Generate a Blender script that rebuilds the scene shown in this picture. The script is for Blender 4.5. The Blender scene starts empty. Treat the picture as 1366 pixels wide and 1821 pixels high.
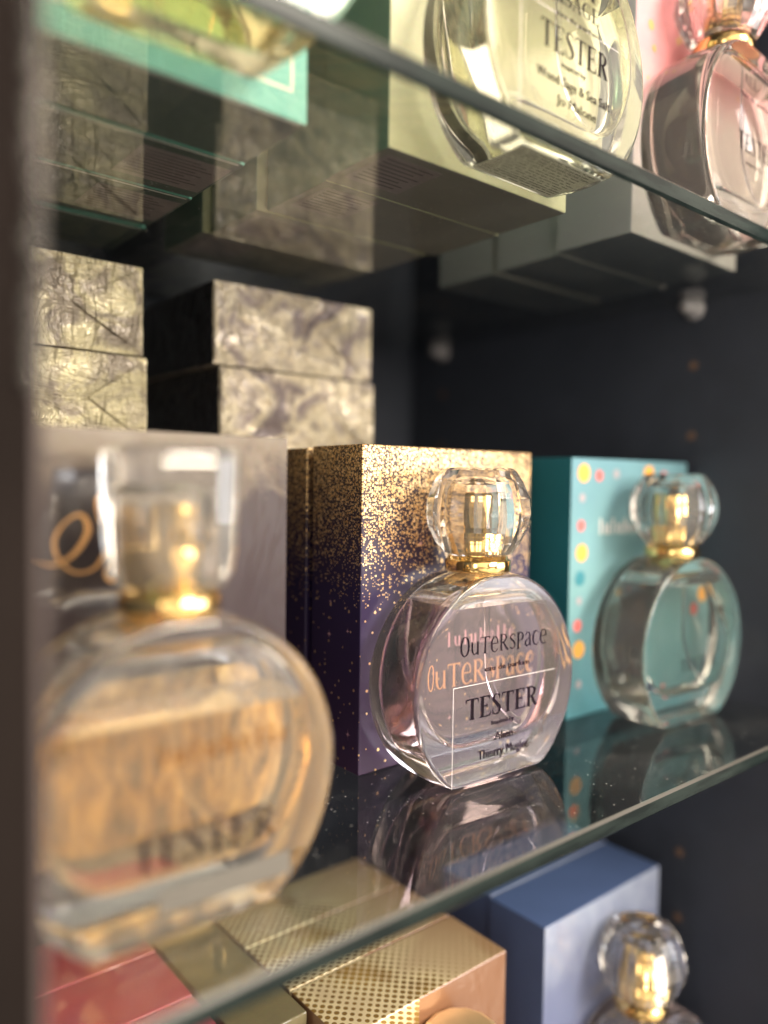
import bpy, bmesh, math, random
from mathutils import Vector, Matrix
random.seed(7)
R = math.radians
S = bpy.context.scene
COL = S.collection

# ------------------------------------------------------------------ camera
CAM_Z = 0.1037
cam_d = bpy.data.cameras.new('camera')
cam = bpy.data.objects.new('camera', cam_d); COL.objects.link(cam)
M = ((0.7716424247061282, 0.01223729757912172, -0.6359388468568399),
     (-0.6358971734063208, 0.03722461446436649, -0.7708755495745282),
     (0.01423914490054717, 0.9992319933958977, 0.03650575470473009))
cam.matrix_world = Matrix.Translation((0, 0, CAM_Z)) @ Matrix(M).to_4x4()
cam_d.sensor_fit = 'HORIZONTAL'; cam_d.sensor_width = 36.0
cam_d.lens = 36.0 * 1377.13 / 1366.0
cam_d.clip_start = 0.005; cam_d.clip_end = 50
cam_d.dof.use_dof = True; cam_d.dof.focus_distance = 0.265; cam_d.dof.aperture_fstop = 3.8
S.camera = cam

# ------------------------------------------------------------------ world: a dim shop with pale fittings behind the viewer
w = bpy.data.worlds.new('World'); S.world = w; w.use_nodes = True
nt = w.node_tree; nt.nodes.clear()
wo = nt.nodes.new('ShaderNodeOutputWorld'); bg = nt.nodes.new('ShaderNodeBackground')
tc = nt.nodes.new('ShaderNodeTexCoord')
vor = nt.nodes.new('ShaderNodeTexVoronoi'); vor.inputs['Scale'].default_value = 3.2
vor.distance = 'CHEBYCHEV'
cr = nt.nodes.new('ShaderNodeValToRGB')
cr.color_ramp.elements[0].position = 0.25; cr.color_ramp.elements[0].color = (0.12, 0.105, 0.095, 1)
cr.color_ramp.elements[1].position = 0.85; cr.color_ramp.elements[1].color = (1.0, 0.86, 0.70, 1)
e = cr.color_ramp.elements.new(0.6); e.color = (0.42, 0.36, 0.30, 1)
sep = nt.nodes.new('ShaderNodeSeparateColor')
nt.links.new(tc.outputs['Generated'], vor.inputs['Vector'])
nt.links.new(vor.outputs['Color'], sep.inputs[0]); nt.links.new(sep.outputs[0], cr.inputs[0])
# the aisle to the front and right is brightly lit, the far left is dim
dotn = nt.nodes.new('ShaderNodeVectorMath'); dotn.operation = 'DOT_PRODUCT'; dotn.inputs[1].default_value = (0.50, -0.82, 0.25)
nt.links.new(tc.outputs['Generated'], dotn.inputs[0])
mr = nt.nodes.new('ShaderNodeMapRange'); mr.inputs['From Min'].default_value = -0.1; mr.inputs['From Max'].default_value = 1.0
mr.inputs['To Min'].default_value = 0.38; mr.inputs['To Max'].default_value = 2.4
nt.links.new(dotn.outputs['Value'], mr.inputs['Value'])
nt.links.new(mr.outputs[0], bg.inputs[1])
nt.links.new(cr.outputs[0], bg.inputs[0])
nt.links.new(bg.outputs[0], wo.inputs[0])

# ------------------------------------------------------------------ shop lamps and added fill lamps
def area(name, loc, target, sx, sy, power, col):
    l = bpy.data.lights.new(name, 'AREA'); l.shape = 'RECTANGLE'; l.size = sx; l.size_y = sy
    l.energy = power; l.color = col
    o = bpy.data.objects.new(name, l); COL.objects.link(o); o.location = loc
    o.rotation_euler = (Vector(target) - Vector(loc)).to_track_quat('-Z', 'Y').to_euler()
    return o
area('ceiling_spot_lamp', (0.55, -0.75, 0.80), (0.2, 0.2, 0.05), 0.34, 0.34, 11.0, (1.0, 0.90, 0.76))
area('shop_window_lamp', (1.0, -0.7, 0.15), (0.25, 0.2, 0.1), 0.7, 0.5, 6.0, (0.90, 0.93, 1.0))
area('stack_fill_lamp', (0.36, -0.75, 0.32), (0.15, 0.25, 0.12), 0.42, 0.30, 6.5, (1.0, 0.88, 0.72))  # unseen fill, added to brighten and glint the wrapped stacks at the back

area('left_fill_lamp', (-0.36, -0.22, 0.16), (0.2, 0.2, 0.05), 0.14, 0.40, 0.6, (1.0, 0.92, 0.80))  # unseen lamp added at the left to brighten the bottles' side walls
S.view_settings.view_transform = 'Standard'; S.view_settings.look = 'None'
S.view_settings.exposure = 0.50; S.view_settings.gamma = 1.0
S.render.engine = 'CYCLES'
cy = S.cycles
cy.use_denoising = True
try: cy.denoiser = 'OPENIMAGEDENOISE'
except Exception: pass
cy.max_bounces = 20; cy.transmission_bounces = 20; cy.glossy_bounces = 8; cy.diffuse_bounces = 4
cy.transparent_max_bounces = 24
cy.caustics_refractive = True; cy.caustics_reflective = True; cy.blur_glossy = 0.6
cy.sample_clamp_indirect = 6.0

# ------------------------------------------------------------------ material helpers
def mat(name):
    m = bpy.data.materials.new(name); m.use_nodes = True
    n = m.node_tree; n.nodes.clear()
    return m, n, n.nodes.new('ShaderNodeOutputMaterial')
def N(n, t, **k):
    x = n.nodes.new(t)
    for a, b in k.items(): setattr(x, a, b)
    return x
def math_n(n, op, a, b=None, clamp=False):
    x = N(n, 'ShaderNodeMath', operation=op); x.use_clamp = clamp
    for i, v in enumerate((a, b)):
        if v is None: continue
        if isinstance(v, (int, float)): x.inputs[i].default_value = v
        else: n.links.new(v, x.inputs[i])
    return x.outputs[0]
def mixc(n, f, a, b, mode='MIX'):
    x = N(n, 'ShaderNodeMix', data_type='RGBA', blend_type=mode)
    for i, v in ((0, f), (6, a), (7, b)):
        if isinstance(v, tuple): x.inputs[i].default_value = v if len(v) == 4 else v + (1,)
        elif isinstance(v, (int, float)): x.inputs[i].default_value = v
        else: n.links.new(v, x.inputs[i])
    return x.outputs[2]
def noise(n, vec, scale, detail=3, rough=0.5, dist=0.0):
    x = N(n, 'ShaderNodeTexNoise'); x.inputs['Scale'].default_value = scale
    x.inputs['Detail'].default_value = detail; x.inputs['Roughness'].default_value = rough
    x.inputs['Distortion'].default_value = dist
    n.links.new(vec, x.inputs['Vector']); return x
def ramp(n, fac, stops):
    x = N(n, 'ShaderNodeValToRGB'); r = x.color_ramp
    while len(r.elements) < len(stops): r.elements.new(0.5)
    for e, (p, c) in zip(r.elements, stops): e.position = p; e.color = c + (1,)
    n.links.new(fac, x.inputs[0]); return x.outputs[0]
def principled(n, out, base=None, rough=0.4, metal=0.0, coat=0.0, coat_rough=0.05, spec=0.5):
    p = N(n, 'ShaderNodeBsdfPrincipled')
    if isinstance(base, tuple): p.inputs['Base Color'].default_value = base + (1,)
    elif base is not None: n.links.new(base, p.inputs['Base Color'])
    p.inputs['Roughness'].default_value = rough; p.inputs['Metallic'].default_value = metal
    p.inputs['Coat Weight'].default_value = coat; p.inputs['Coat Roughness'].default_value = coat_rough
    p.inputs['Specular IOR Level'].default_value = spec
    n.links.new(p.outputs[0], out.inputs[0]); return p
def bump(n, height, strength, dist, target):
    b = N(n, 'ShaderNodeBump'); b.inputs['Strength'].default_value = strength
    b.inputs['Distance'].default_value = dist
    n.links.new(height, b.inputs['Height']); n.links.new(b.outputs[0], target); return b
def xyz(n):
    t = N(n, 'ShaderNodeTexCoord'); s = N(n, 'ShaderNodeSeparateXYZ'); n.links.new(t.outputs['Object'], s.inputs[0])
    return t.outputs['Object'], s.outputs
def comb(n, a, b, c=0.0):
    x = N(n, 'ShaderNodeCombineXYZ')
    for i, v in enumerate((a, b, c)):
        if isinstance(v, (int, float)): x.inputs[i].default_value = v
        else: n.links.new(v, x.inputs[i])
    return x.outputs[0]

def plain(name, col, rough=0.4, metal=0.0, coat=0.0, var=0.12, scale=120, spec=0.5):
    m, n, o = mat(name); v, _ = xyz(n)
    nz = noise(n, v, scale, 4)
    c = mixc(n, nz.outputs[0], tuple(x * (1 - var) for x in col), tuple(min(1, x * (1 + var)) for x in col))
    p = principled(n, o, c, rough, metal, coat, spec=spec)
    if spec < 0.2: p.inputs['Roughness'].default_value = 1.0; return m
    r = math_n(n, 'MULTIPLY_ADD', nz.outputs[0], 0.12); n.nodes[-1].inputs[2].default_value = max(0.02, rough - 0.06)
    n.links.new(r, p.inputs['Roughness'])
    return m

def wrap_coat(n, p, v, amount=0.5, scale=30, stretch=(1, 1, 0.8)):
    """thin cellophane over the card: a clear coat with its own creases"""
    mp = N(n, 'ShaderNodeMapping'); mp.inputs['Scale'].default_value = stretch
    mp.inputs['Rotation'].default_value = (0.3, 0.5, 0.2)
    n.links.new(v, mp.inputs[0])
    a = noise(n, mp.outputs[0], scale, 3, 0.55, 1.5)
    b = N(n, 'ShaderNodeTexVoronoi', feature='DISTANCE_TO_EDGE'); b.inputs['Scale'].default_value = scale * 0.9
    n.links.new(mp.outputs[0], b.inputs[0])
    h = math_n(n, 'ADD', a.outputs[0], math_n(n, 'MULTIPLY', b.outputs[0], 0.7))
    p.inputs['Coat Weight'].default_value = 1.0; p.inputs['Coat Roughness'].default_value = 0.14
    p.inputs['Coat IOR'].default_value = 1.55
    bump(n, h, amount, 0.004, p.inputs['Coat Normal'])

def card(name, stops, side=None, under=None, rough=0.45, wrap=0.0, film=1.0, cloud=0.0, height=0.1175, cscale=40):
    """printed card: colours run bottom to top, side faces may be printed in another colour"""
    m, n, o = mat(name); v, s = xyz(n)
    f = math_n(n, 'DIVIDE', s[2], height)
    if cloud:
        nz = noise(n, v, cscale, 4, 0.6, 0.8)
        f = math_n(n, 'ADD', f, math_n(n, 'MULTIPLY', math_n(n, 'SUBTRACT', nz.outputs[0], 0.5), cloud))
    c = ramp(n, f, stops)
    if side:
        g = N(n, 'ShaderNodeNewGeometry'); t = N(n, 'ShaderNodeVectorTransform', vector_type='NORMAL')
        t.convert_from = 'WORLD'; t.convert_to = 'OBJECT'
        n.links.new(g.outputs['True Normal'], t.inputs[0]); q = N(n, 'ShaderNodeSeparateXYZ'); n.links.new(t.outputs[0], q.inputs[0])
        f2 = math_n(n, 'GREATER_THAN', math_n(n, 'ABSOLUTE', q.outputs[1]), 0.7)
        c = mixc(n, f2, side, c)
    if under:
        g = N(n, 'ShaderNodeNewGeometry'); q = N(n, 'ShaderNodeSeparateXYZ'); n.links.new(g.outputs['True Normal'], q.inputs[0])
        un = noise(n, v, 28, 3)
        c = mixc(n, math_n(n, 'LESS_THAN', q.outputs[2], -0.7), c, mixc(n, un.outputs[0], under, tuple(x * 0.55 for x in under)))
    mot = noise(n, v, 16, 4, 0.6, 0.5)
    c = mixc(n, 0.35, c, mixc(n, mot.outputs[0], (0.25, 0.25, 0.25), (0.78, 0.78, 0.78)), 'OVERLAY')
    fine = noise(n, v, 900, 2)
    c = mixc(n, 0.10, c, fine.outputs[1], 'OVERLAY')
    p = principled(n, o, c, rough, 0.0, 0.0, spec=0.15)
    if wrap:
        wrap_coat(n, p, v, wrap); p.inputs['Coat Weight'].default_value = film
    return m

def glitter_card(name):
    m, n, o = mat(name); v, s = xyz(n)
    u = math_n(n, 'ADD', s[0], s[1])
    f = math_n(n, 'DIVIDE', s[2], 0.1175)
    base = ramp(n, f, [(0.0, (0.050, 0.028, 0.074)), (0.3, (0.028, 0.017, 0.058)), (0.55, (0.021, 0.014, 0.052)), (0.8, (0.036, 0.022, 0.034)), (1.0, (0.07, 0.042, 0.026))])
    swirl = noise(n, comb(n, u, s[2]), 34, 2, 0.5, 1.2)
    dens = math_n(n, 'ADD', f, math_n(n, 'MULTIPLY', math_n(n, 'SUBTRACT', swirl.outputs[0], 0.5), 0.45))
    col = base; mask = None
    for sc, lo, rad in ((900, 0.57, 0.29), (1300, 0.50, 0.25)):
        vr = N(n, 'ShaderNodeTexVoronoi', voronoi_dimensions='2D'); vr.inputs['Scale'].default_value = sc
        n.links.new(comb(n, u, s[2]), vr.inputs['Vector'])
        sp = N(n, 'ShaderNodeSeparateColor'); n.links.new(vr.outputs['Color'], sp.inputs[0])
        # keep a dot when its random number is below the local density
        k = math_n(n, 'MULTIPLY', math_n(n, 'SUBTRACT', dens, lo), 2.3)
        k = math_n(n, 'MINIMUM', math_n(n, 'MAXIMUM', k, 0.022 if sc == 900 else 0.0), 0.74)
        keep = math_n(n, 'LESS_THAN', sp.outputs[0], k)
        dot = math_n(n, 'LESS_THAN', vr.outputs['Distance'], math_n(n, 'MULTIPLY', math_n(n, 'ADD', sp.outputs[1], 0.75), rad))
        a = math_n(n, 'MULTIPLY', keep, dot)
        gold = mixc(n, sp.outputs[2], (0.62, 0.36, 0.13), (0.95, 0.70, 0.38))
        col = mixc(n, a, col, gold); mask = a if mask is None else math_n(n, 'MAXIMUM', mask, a)
    p = principled(n, o, col, 0.40, 0.0, 0.25, 0.12, spec=0.3)
    n.links.new(math_n(n, 'MULTIPLY', mask, 0.75), p.inputs['Metallic'])
    wrap_coat(n, p, v, 0.10, 22); p.inputs['Coat Weight'].default_value = 0.08
    return m

def halftone_card(name):
    m, n, o = mat(name); v, s = xyz(n)
    sc = 1 / 0.0040
    def cell(c, off=0.0):
        a = math_n(n, 'ADD', math_n(n, 'MULTIPLY', c, sc), off)
        return math_n(n, 'SUBTRACT', math_n(n, 'FRACT', a), 0.5)
    u = math_n(n, 'ADD', s[0], math_n(n, 'MULTIPLY', s[2], 1.0)); v2 = math_n(n, 'ADD', s[1], s[2])
    a, b = cell(math_n(n, 'ADD', u, v2)), cell(math_n(n, 'SUBTRACT', u, v2))
    d = math_n(n, 'SQRT', math_n(n, 'ADD', math_n(n, 'MULTIPLY', a, a), math_n(n, 'MULTIPLY', b, b)))
    big = noise(n, v, 26, 2, 0.5, 0.6)
    rad = math_n(n, 'MULTIPLY_ADD', big.outputs[0], 0.95); n.nodes[-1].inputs[2].default_value = -0.17
    right = math_n(n, 'MULTIPLY', math_n(n, 'SUBTRACT', s[0], 0.045, True), 22.0, True)
    rad = math_n(n, 'SUBTRACT', rad, math_n(n, 'MULTIPLY', right, 0.3))
    dot = math_n(n, 'LESS_THAN', d, rad)
    ground = ramp(n, big.outputs[0], [(0.3, (0.50, 0.36, 0.22)), (0.55, (0.80, 0.68, 0.42)), (0.75, (0.50, 0.34, 0.22))])
    ink = mixc(n, noise(n, v, 60, 1).outputs[0], (0.10, 0.05, 0.03), (0.42, 0.26, 0.05))
    ground = mixc(n, right, ground, (0.34, 0.19, 0.10))
    c = mixc(n, dot, ground, ink)
    g = N(n, 'ShaderNodeNewGeometry'); q = N(n, 'ShaderNodeSeparateXYZ'); n.links.new(g.outputs['True Normal'], q.inputs[0])
    front = math_n(n, 'GREATER_THAN', math_n(n, 'ABSOLUTE', q.outputs[2]), 0.6)
    fa = math_n(n, 'GREATER_THAN', math_n(n, 'MULTIPLY', q.outputs[1], -1.0), 0.6)
    tot = math_n(n, 'MAXIMUM', front, math_n(n, 'MULTIPLY', fa, math_n(n, 'LESS_THAN', s[0], 0.035)))
    c = mixc(n, tot, (0.25, 0.125, 0.068), c)
    p = principled(n, o, c, 0.35, 0.25, 0.0)
    wrap_coat(n, p, v, 0.25, 35)
    return m

def foil_wrap(name, a, b, strength=0.8):
    """box wrapped in crumpled clear film: creased glossy skin over a pale printed card, near-black colour on the long sides"""
    m, n, o = mat(name); v, s = xyz(n)
    oi = N(n, 'ShaderNodeObjectInfo'); va = N(n, 'ShaderNodeVectorMath', operation='MULTIPLY_ADD')
    n.links.new(oi.outputs['Location'], va.inputs[0]); va.inputs[1].default_value = (3.1, 2.3, 7.7); n.links.new(v, va.inputs[2]); v = va.outputs[0]
    mp = N(n, 'ShaderNodeMapping'); mp.inputs['Scale'].default_value = (0.8, 1, 1.6); mp.inputs['Rotation'].default_value = (0, 0.7, 0)
    n.links.new(v, mp.inputs[0])
    n1 = noise(n, mp.outputs[0], 34, 4, 0.62, 3.5)
    mp2 = N(n, 'ShaderNodeMapping'); mp2.inputs['Scale'].default_value = (1.5, 1, 0.5); mp2.inputs['Rotation'].default_value = (0, -0.5, 0.3)
    n.links.new(v, mp2.inputs[0]); n3 = noise(n, mp2.outputs[0], 60, 2, 0.5, 2.0)
    n2 = noise(n, v, 42, 3, 0.6, 1.0)
    c = ramp(n, n2.outputs[0], [(0.34, a), (0.50, b), (0.62, tuple(x * 0.8 for x in a))])
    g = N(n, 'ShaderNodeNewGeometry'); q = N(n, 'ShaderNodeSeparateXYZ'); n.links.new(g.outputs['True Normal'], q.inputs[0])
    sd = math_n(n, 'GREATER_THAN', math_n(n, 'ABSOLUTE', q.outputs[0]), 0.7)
    c = mixc(n, sd, c, (0.02, 0.018, 0.02))  # faces turned left and right are set near-black
    p = principled(n, o, c, 0.32, 0.30, 1.0, 0.11)
    h = math_n(n, 'ADD', n1.outputs[0], math_n(n, 'MULTIPLY', n3.outputs[0], 0.7))
    bump(n, h, strength, 0.009, p.inputs['Normal']); bump(n, h, strength, 0.009, p.inputs['Coat Normal'])
    return m

def glass(name, col=(1, 1, 1), ior=1.5, rough=0.0, milk=0.0, milk_col=(0.95, 0.90, 0.84)):
    """clear glass; milk: share of pale scatter mixed in to give the glass a bright milky glow"""
    if milk:
        m, n, o = mat(name); v, s = xyz(n); g = N(n, 'ShaderNodeBsdfGlass'); g.inputs['Color'].default_value = col + (1,)
        g.inputs['IOR'].default_value = ior; g.inputs['Roughness'].default_value = rough
        df = N(n, 'ShaderNodeBsdfDiffuse'); tl = N(n, 'ShaderNodeBsdfTranslucent')  # pale diffuse and translucent mix puts a milky glow into the glass
        df.inputs[0].default_value = milk_col + (1,); tl.inputs[0].default_value = milk_col + (1,)
        a = N(n, 'ShaderNodeMixShader'); a.inputs[0].default_value = 0.5
        n.links.new(df.outputs[0], a.inputs[1]); n.links.new(tl.outputs[0], a.inputs[2])
        nz = noise(n, v, 70, 4, 0.65, 1.5)
        f = math_n(n, 'MULTIPLY', ramp(n, nz.outputs[0], [(0.35, (0.45,) * 3), (0.7, (1.6,) * 3)]), milk)
        b = N(n, 'ShaderNodeMixShader'); n.links.new(f, b.inputs[0]); n.links.new(g.outputs[0], b.inputs[1]); n.links.new(a.outputs[0], b.inputs[2])
        n.links.new(b.outputs[0], o.inputs[0]); return m
    m, n, o = mat(name); g = N(n, 'ShaderNodeBsdfGlass'); g.inputs['Color'].default_value = col + (1,)
    g.inputs['IOR'].default_value = ior; g.inputs['Roughness'].default_value = rough
    n.links.new(g.outputs[0], o.inputs[0]); return m

def shelf_glass(name):
    m, n, o = mat(name); v, s = xyz(n)
    tr = N(n, 'ShaderNodeBsdfTransparent'); tr.inputs[0].default_value = (0.93, 0.955, 0.94, 1)
    gl = N(n, 'ShaderNodeBsdfGlossy'); gl.inputs['Roughness'].default_value = 0.012
    fr = N(n, 'ShaderNodeFresnel'); fr.inputs[0].default_value = 1.5
    # a fresnel node treats back faces as the inside: use the facing angle for both
    lw = N(n, 'ShaderNodeLayerWeight'); lw.inputs['Blend'].default_value = 0.5
    f = math_n(n, 'POWER', lw.outputs['Facing'], 4.2)
    f = math_n(n, 'MULTIPLY_ADD', f, 0.90); n.nodes[-1].inputs[2].default_value = 0.05
    mx = N(n, 'ShaderNodeMixShader'); n.links.new(f, mx.inputs[0])
    n.links.new(tr.outputs[0], mx.inputs[1]); n.links.new(gl.outputs[0], mx.inputs[2])
    # dust specks and faint smears
    df = N(n, 'ShaderNodeBsdfDiffuse'); df.inputs[0].default_value = (0.6, 0.6, 0.6, 1)
    vr = N(n, 'ShaderNodeTexVoronoi'); vr.inputs['Scale'].default_value = 520; n.links.new(v, vr.inputs[0])
    sp = N(n, 'ShaderNodeSeparateColor'); n.links.new(vr.outputs['Color'], sp.inputs[0])
    d = math_n(n, 'MULTIPLY', math_n(n, 'LESS_THAN', vr.outputs['Distance'], 0.14), math_n(n, 'LESS_THAN', sp.outputs[0], 0.16))
    sm = noise(n, v, 18, 5, 0.65, 1.0)
    haze = math_n(n, 'MULTIPLY', math_n(n, 'SUBTRACT', sm.outputs[0], 0.48, True), 0.16)
    d = math_n(n, 'MAXIMUM', math_n(n, 'MULTIPLY', d, 0.6), haze)
    m2 = N(n, 'ShaderNodeMixShader'); n.links.new(d, m2.inputs[0]); n.links.new(mx.outputs[0], m2.inputs[1]); n.links.new(df.outputs[0], m2.inputs[2])
    n.links.new(m2.outputs[0], o.inputs[0]); return m

def edge_glass(name):
    m, n, o = mat(name); v, s = xyz(n)
    mp = N(n, 'ShaderNodeMapping'); mp.inputs['Scale'].default_value = (1, 1, 6); n.links.new(v, mp.inputs[0])
    nz = noise(n, mp.outputs[0], 45, 3)
    c = ramp(n, nz.outputs[0], [(0.35, (0.006, 0.010, 0.010)), (0.62, (0.016, 0.024, 0.022))])
    p = principled(n, o, c, 0.25, 0.0, 0.0, 0.15, spec=0.10)
    p.inputs['Transmission Weight'].default_value = 0.0
    return m

MAT = {}
MAT['bottle_glass'] = glass('clear_bottle_glass', (0.992, 0.992, 0.985), milk=0.020)
MAT['cap_glass'] = glass('clear_acrylic', (0.985, 0.98, 0.975), 1.49, milk=0.03)
MAT['cap_soft'] = glass('frosted_acrylic', (0.99, 0.985, 0.97), 1.49, 0.05, milk=0.07)
MAT['tube'] = glass('dip_tube_plastic', (0.93, 0.93, 0.95), 1.18, 0.08)
MAT['shelf'] = shelf_glass('shelf_glass'); MAT['edge'] = edge_glass('green_glass_edge')
MAT['arris'] = plain('highlight_arris', (0.075, 0.07, 0.062), 0.3)  # paler than the edge: the top highlight is put into its colour
def liquid(name, col, mk=0.0):
    a = glass(name + '_side', col, 1.36 / 1.5, milk=mk, milk_col=(0.97, 0.76, 0.48)) if mk else glass(name + '_side', col, 1.36 / 1.5); b = glass(name + '_surface', col, 1.36, milk=0.22 if mk > 0.1 else 0.0); return a, b  # mk mixes in warm scatter as painted glow; strong mk also pales the surface
MAT['clear'] = liquid('clear_perfume', (0.945, 0.875, 0.885))
MAT['amber'] = liquid('amber_perfume', (0.99, 0.89, 0.70), 0.12)
MAT['honey'] = liquid('honey_perfume', (0.99, 0.95, 0.80), 0.06)
MAT['yellow'] = liquid('pale_yellow_perfume', (0.993, 0.988, 0.935))
MAT['rose'] = liquid('rose_perfume', (0.995, 0.975, 0.955))
MAT['green'] = liquid('pale_green_perfume', (0.98, 0.985, 0.965))
m, n, o = mat('polished_gold'); v, _ = xyz(n); nz = noise(n, v, 300, 2)
p = principled(n, o, (0.95, 0.66, 0.27), 0.10, 1.0); MAT['gold'] = m
MAT['faint_ink'] = plain('faded_print', (0.15, 0.115, 0.12), 0.8)
MAT['gold_satin'] = plain('satin_gold', (0.85, 0.60, 0.32), 0.35, 0.7)
MAT['ink'] = plain('black_print', (0.012, 0.008, 0.012), 0.9, spec=0.05)
MAT['gold_ink'] = plain('gold_print', (0.75, 0.42, 0.17), 0.35, 0.3)
MAT['pink_ink'] = plain('pink_print', (0.72, 0.42, 0.48), 0.4)
MAT['white_ink'] = plain('pale_print', (0.8, 0.72, 0.70), 0.4)
MAT['cream_ink'] = plain('cream_print', (0.85, 0.72, 0.55), 0.4)
MAT['label_edge'] = plain('label_edge', (0.85, 0.78, 0.76), 0.3)
MAT['black_panel'] = plain('black_laminate', (0.040, 0.048, 0.070), 0.5, 0.0, 0.0, 0.2, 60)
MAT['hole'] = plain('bare_chipboard', (0.16, 0.10, 0.075), 0.9)
MAT['pin'] = plain('clear_grey_plastic', (0.35, 0.34, 0.36), 0.25)
MAT['trim'] = plain('beige_trim', (0.085, 0.065, 0.062), 0.5, spec=0.25)
MAT['sticker'] = plain('paper_sticker', (0.30, 0.24, 0.25), 0.6)
m, n, o = mat('translucent_label'); df = N(n, 'ShaderNodeBsdfDiffuse'); df.inputs[0].default_value = (0.7, 0.68, 0.62, 1)
tl = N(n, 'ShaderNodeBsdfTranslucent'); tl.inputs[0].default_value = (0.85, 0.83, 0.76, 1); mx = N(n, 'ShaderNodeMixShader'); mx.inputs[0].default_value = 0.6
n.links.new(df.outputs[0], mx.inputs[1]); n.links.new(tl.outputs[0], mx.inputs[2]); n.links.new(mx.outputs[0], o.inputs[0]); MAT['thin_label'] = m
MAT['hand_dark'] = plain('dark_post', (0.012, 0.009, 0.008), 0.6, 0, 0.0, 0.6, 14, spec=0.06)

# ------------------------------------------------------------------ object helpers
def link(name, verts, faces, mats, parent=None, midx=None, smooth=None, loc=None):
    me = bpy.data.meshes.new(name); me.from_pydata([tuple(v) for v in verts], [], faces)
    for mm in (mats if isinstance(mats, (list, tuple)) else [mats]): me.materials.append(mm)
    if midx: me.polygons.foreach_set('material_index', midx)
    if smooth is True: me.polygons.foreach_set('use_smooth', [True] * len(faces))
    elif smooth: me.polygons.foreach_set('use_smooth', smooth)
    me.update()
    o = bpy.data.objects.new(name, me); COL.objects.link(o)
    if parent: o.parent = parent
    if loc: o.location = loc
    return o
def thing(name, label, cat, loc=(0, 0, 0), rz=0.0, group=None):
    o = bpy.data.objects.new(name, None); COL.objects.link(o); o.empty_display_size = 0.01
    o.location = loc; o.rotation_euler = (0, 0, rz); o['label'] = label; o['category'] = cat
    if group: o['group'] = group
    return o
def tag(o, label, cat, group=None):
    o['label'] = label; o['category'] = cat
    if group: o['group'] = group
    return o

class MB:
    def __init__(s): s.v = []; s.f = []; s.m = []
    def add(s, v, f, mi=0):
        k = len(s.v); s.v += [tuple(x) for x in v]; s.f += [tuple(i + k for i in q) for q in f]; s.m += [mi] * len(f); return s
    def box(s, a, b, mi=0):
        (x0, y0, z0), (x1, y1, z1) = a, b
        return s.add([(x0, y0, z0), (x1, y0, z0), (x1, y1, z0), (x0, y1, z0), (x0, y0, z1), (x1, y0, z1), (x1, y1, z1), (x0, y1, z1)],
                     [(0, 3, 2, 1), (4, 5, 6, 7), (0, 1, 5, 4), (1, 2, 6, 5), (2, 3, 7, 6), (3, 0, 4, 7)], mi)
    def lathe(s, prof, seg=32, c=(0, 0, 0), mi=0, phase=0.0, flip=False, sq=None):
        v = []; f = []
        for r, z in prof:
            for i in range(seg):
                a = 2 * math.pi * i / seg + phase
                k = 1.0
                if sq: k = 1.0 / (abs(math.cos(a)) ** sq + abs(math.sin(a)) ** sq) ** (1 / sq)
                v.append((c[0] + r * k * math.cos(a), c[1] + r * k * math.sin(a), c[2] + z))
        for j in range(len(prof) - 1):
            for i in range(seg):
                q = (j * seg + i, j * seg + (i + 1) % seg, (j + 1) * seg + (i + 1) % seg, (j + 1) * seg + i)
                f.append(q[::-1] if flip else q)
        a = tuple(range(seg)); b = tuple((len(prof) - 1) * seg + i for i in range(seg))
        f.append(a if flip else a[::-1]); f.append(b[::-1] if flip else b)
        return s.add(v, f, mi)
    def tube(s, pts, r, seg=8, mi=0):
        pts = [Vector(p) for p in pts]; v = []; f = []
        for i, p in enumerate(pts):
            t = (pts[min(i + 1, len(pts) - 1)] - pts[max(i - 1, 0)]).normalized()
            a = t.orthogonal().normalized() if i == 0 else (a - t * a.dot(t)).normalized()
            b = t.cross(a)
            rr = r[i] if isinstance(r, (list, tuple)) else r
            for k in range(seg):
                q = 2 * math.pi * k / seg; v.append(p + (a * math.cos(q) + b * math.sin(q)) * rr)
        for i in range(len(pts) - 1):
            for k in range(seg): f.append((i * seg + k, i * seg + (k + 1) % seg, (i + 1) * seg + (k + 1) % seg, (i + 1) * seg + k))
        f.append(tuple(range(seg))[::-1]); f.append(tuple((len(pts) - 1) * seg + k for k in range(seg)))
        return s.add(v, f, mi)
    def build(s, name, mats, parent=None, smooth=None, loc=None):
        return link(name, s.v, s.f, mats, parent, s.m, smooth, loc)

def bev_box(name, size, mats, parent=None, r=0.0006, loc=None, seg=2):
    bm = bmesh.new(); bmesh.ops.create_cube(bm, size=1)
    for v in bm.verts: v.co = Vector(((v.co.x + .5) * size[0], (v.co.y + .5) * size[1], (v.co.z + .5) * size[2]))
    bmesh.ops.bevel(bm, geom=bm.edges[:], offset=r, segments=seg, affect='EDGES', profile=0.5)
    me = bpy.data.meshes.new(name); bm.to_mesh(me); bm.free()
    for mm in (mats if isinstance(mats, (list, tuple)) else [mats]): me.materials.append(mm)
    o = bpy.data.objects.new(name, me); COL.objects.link(o)
    if parent: o.parent = parent
    if loc: o.location = loc
    return o

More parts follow.
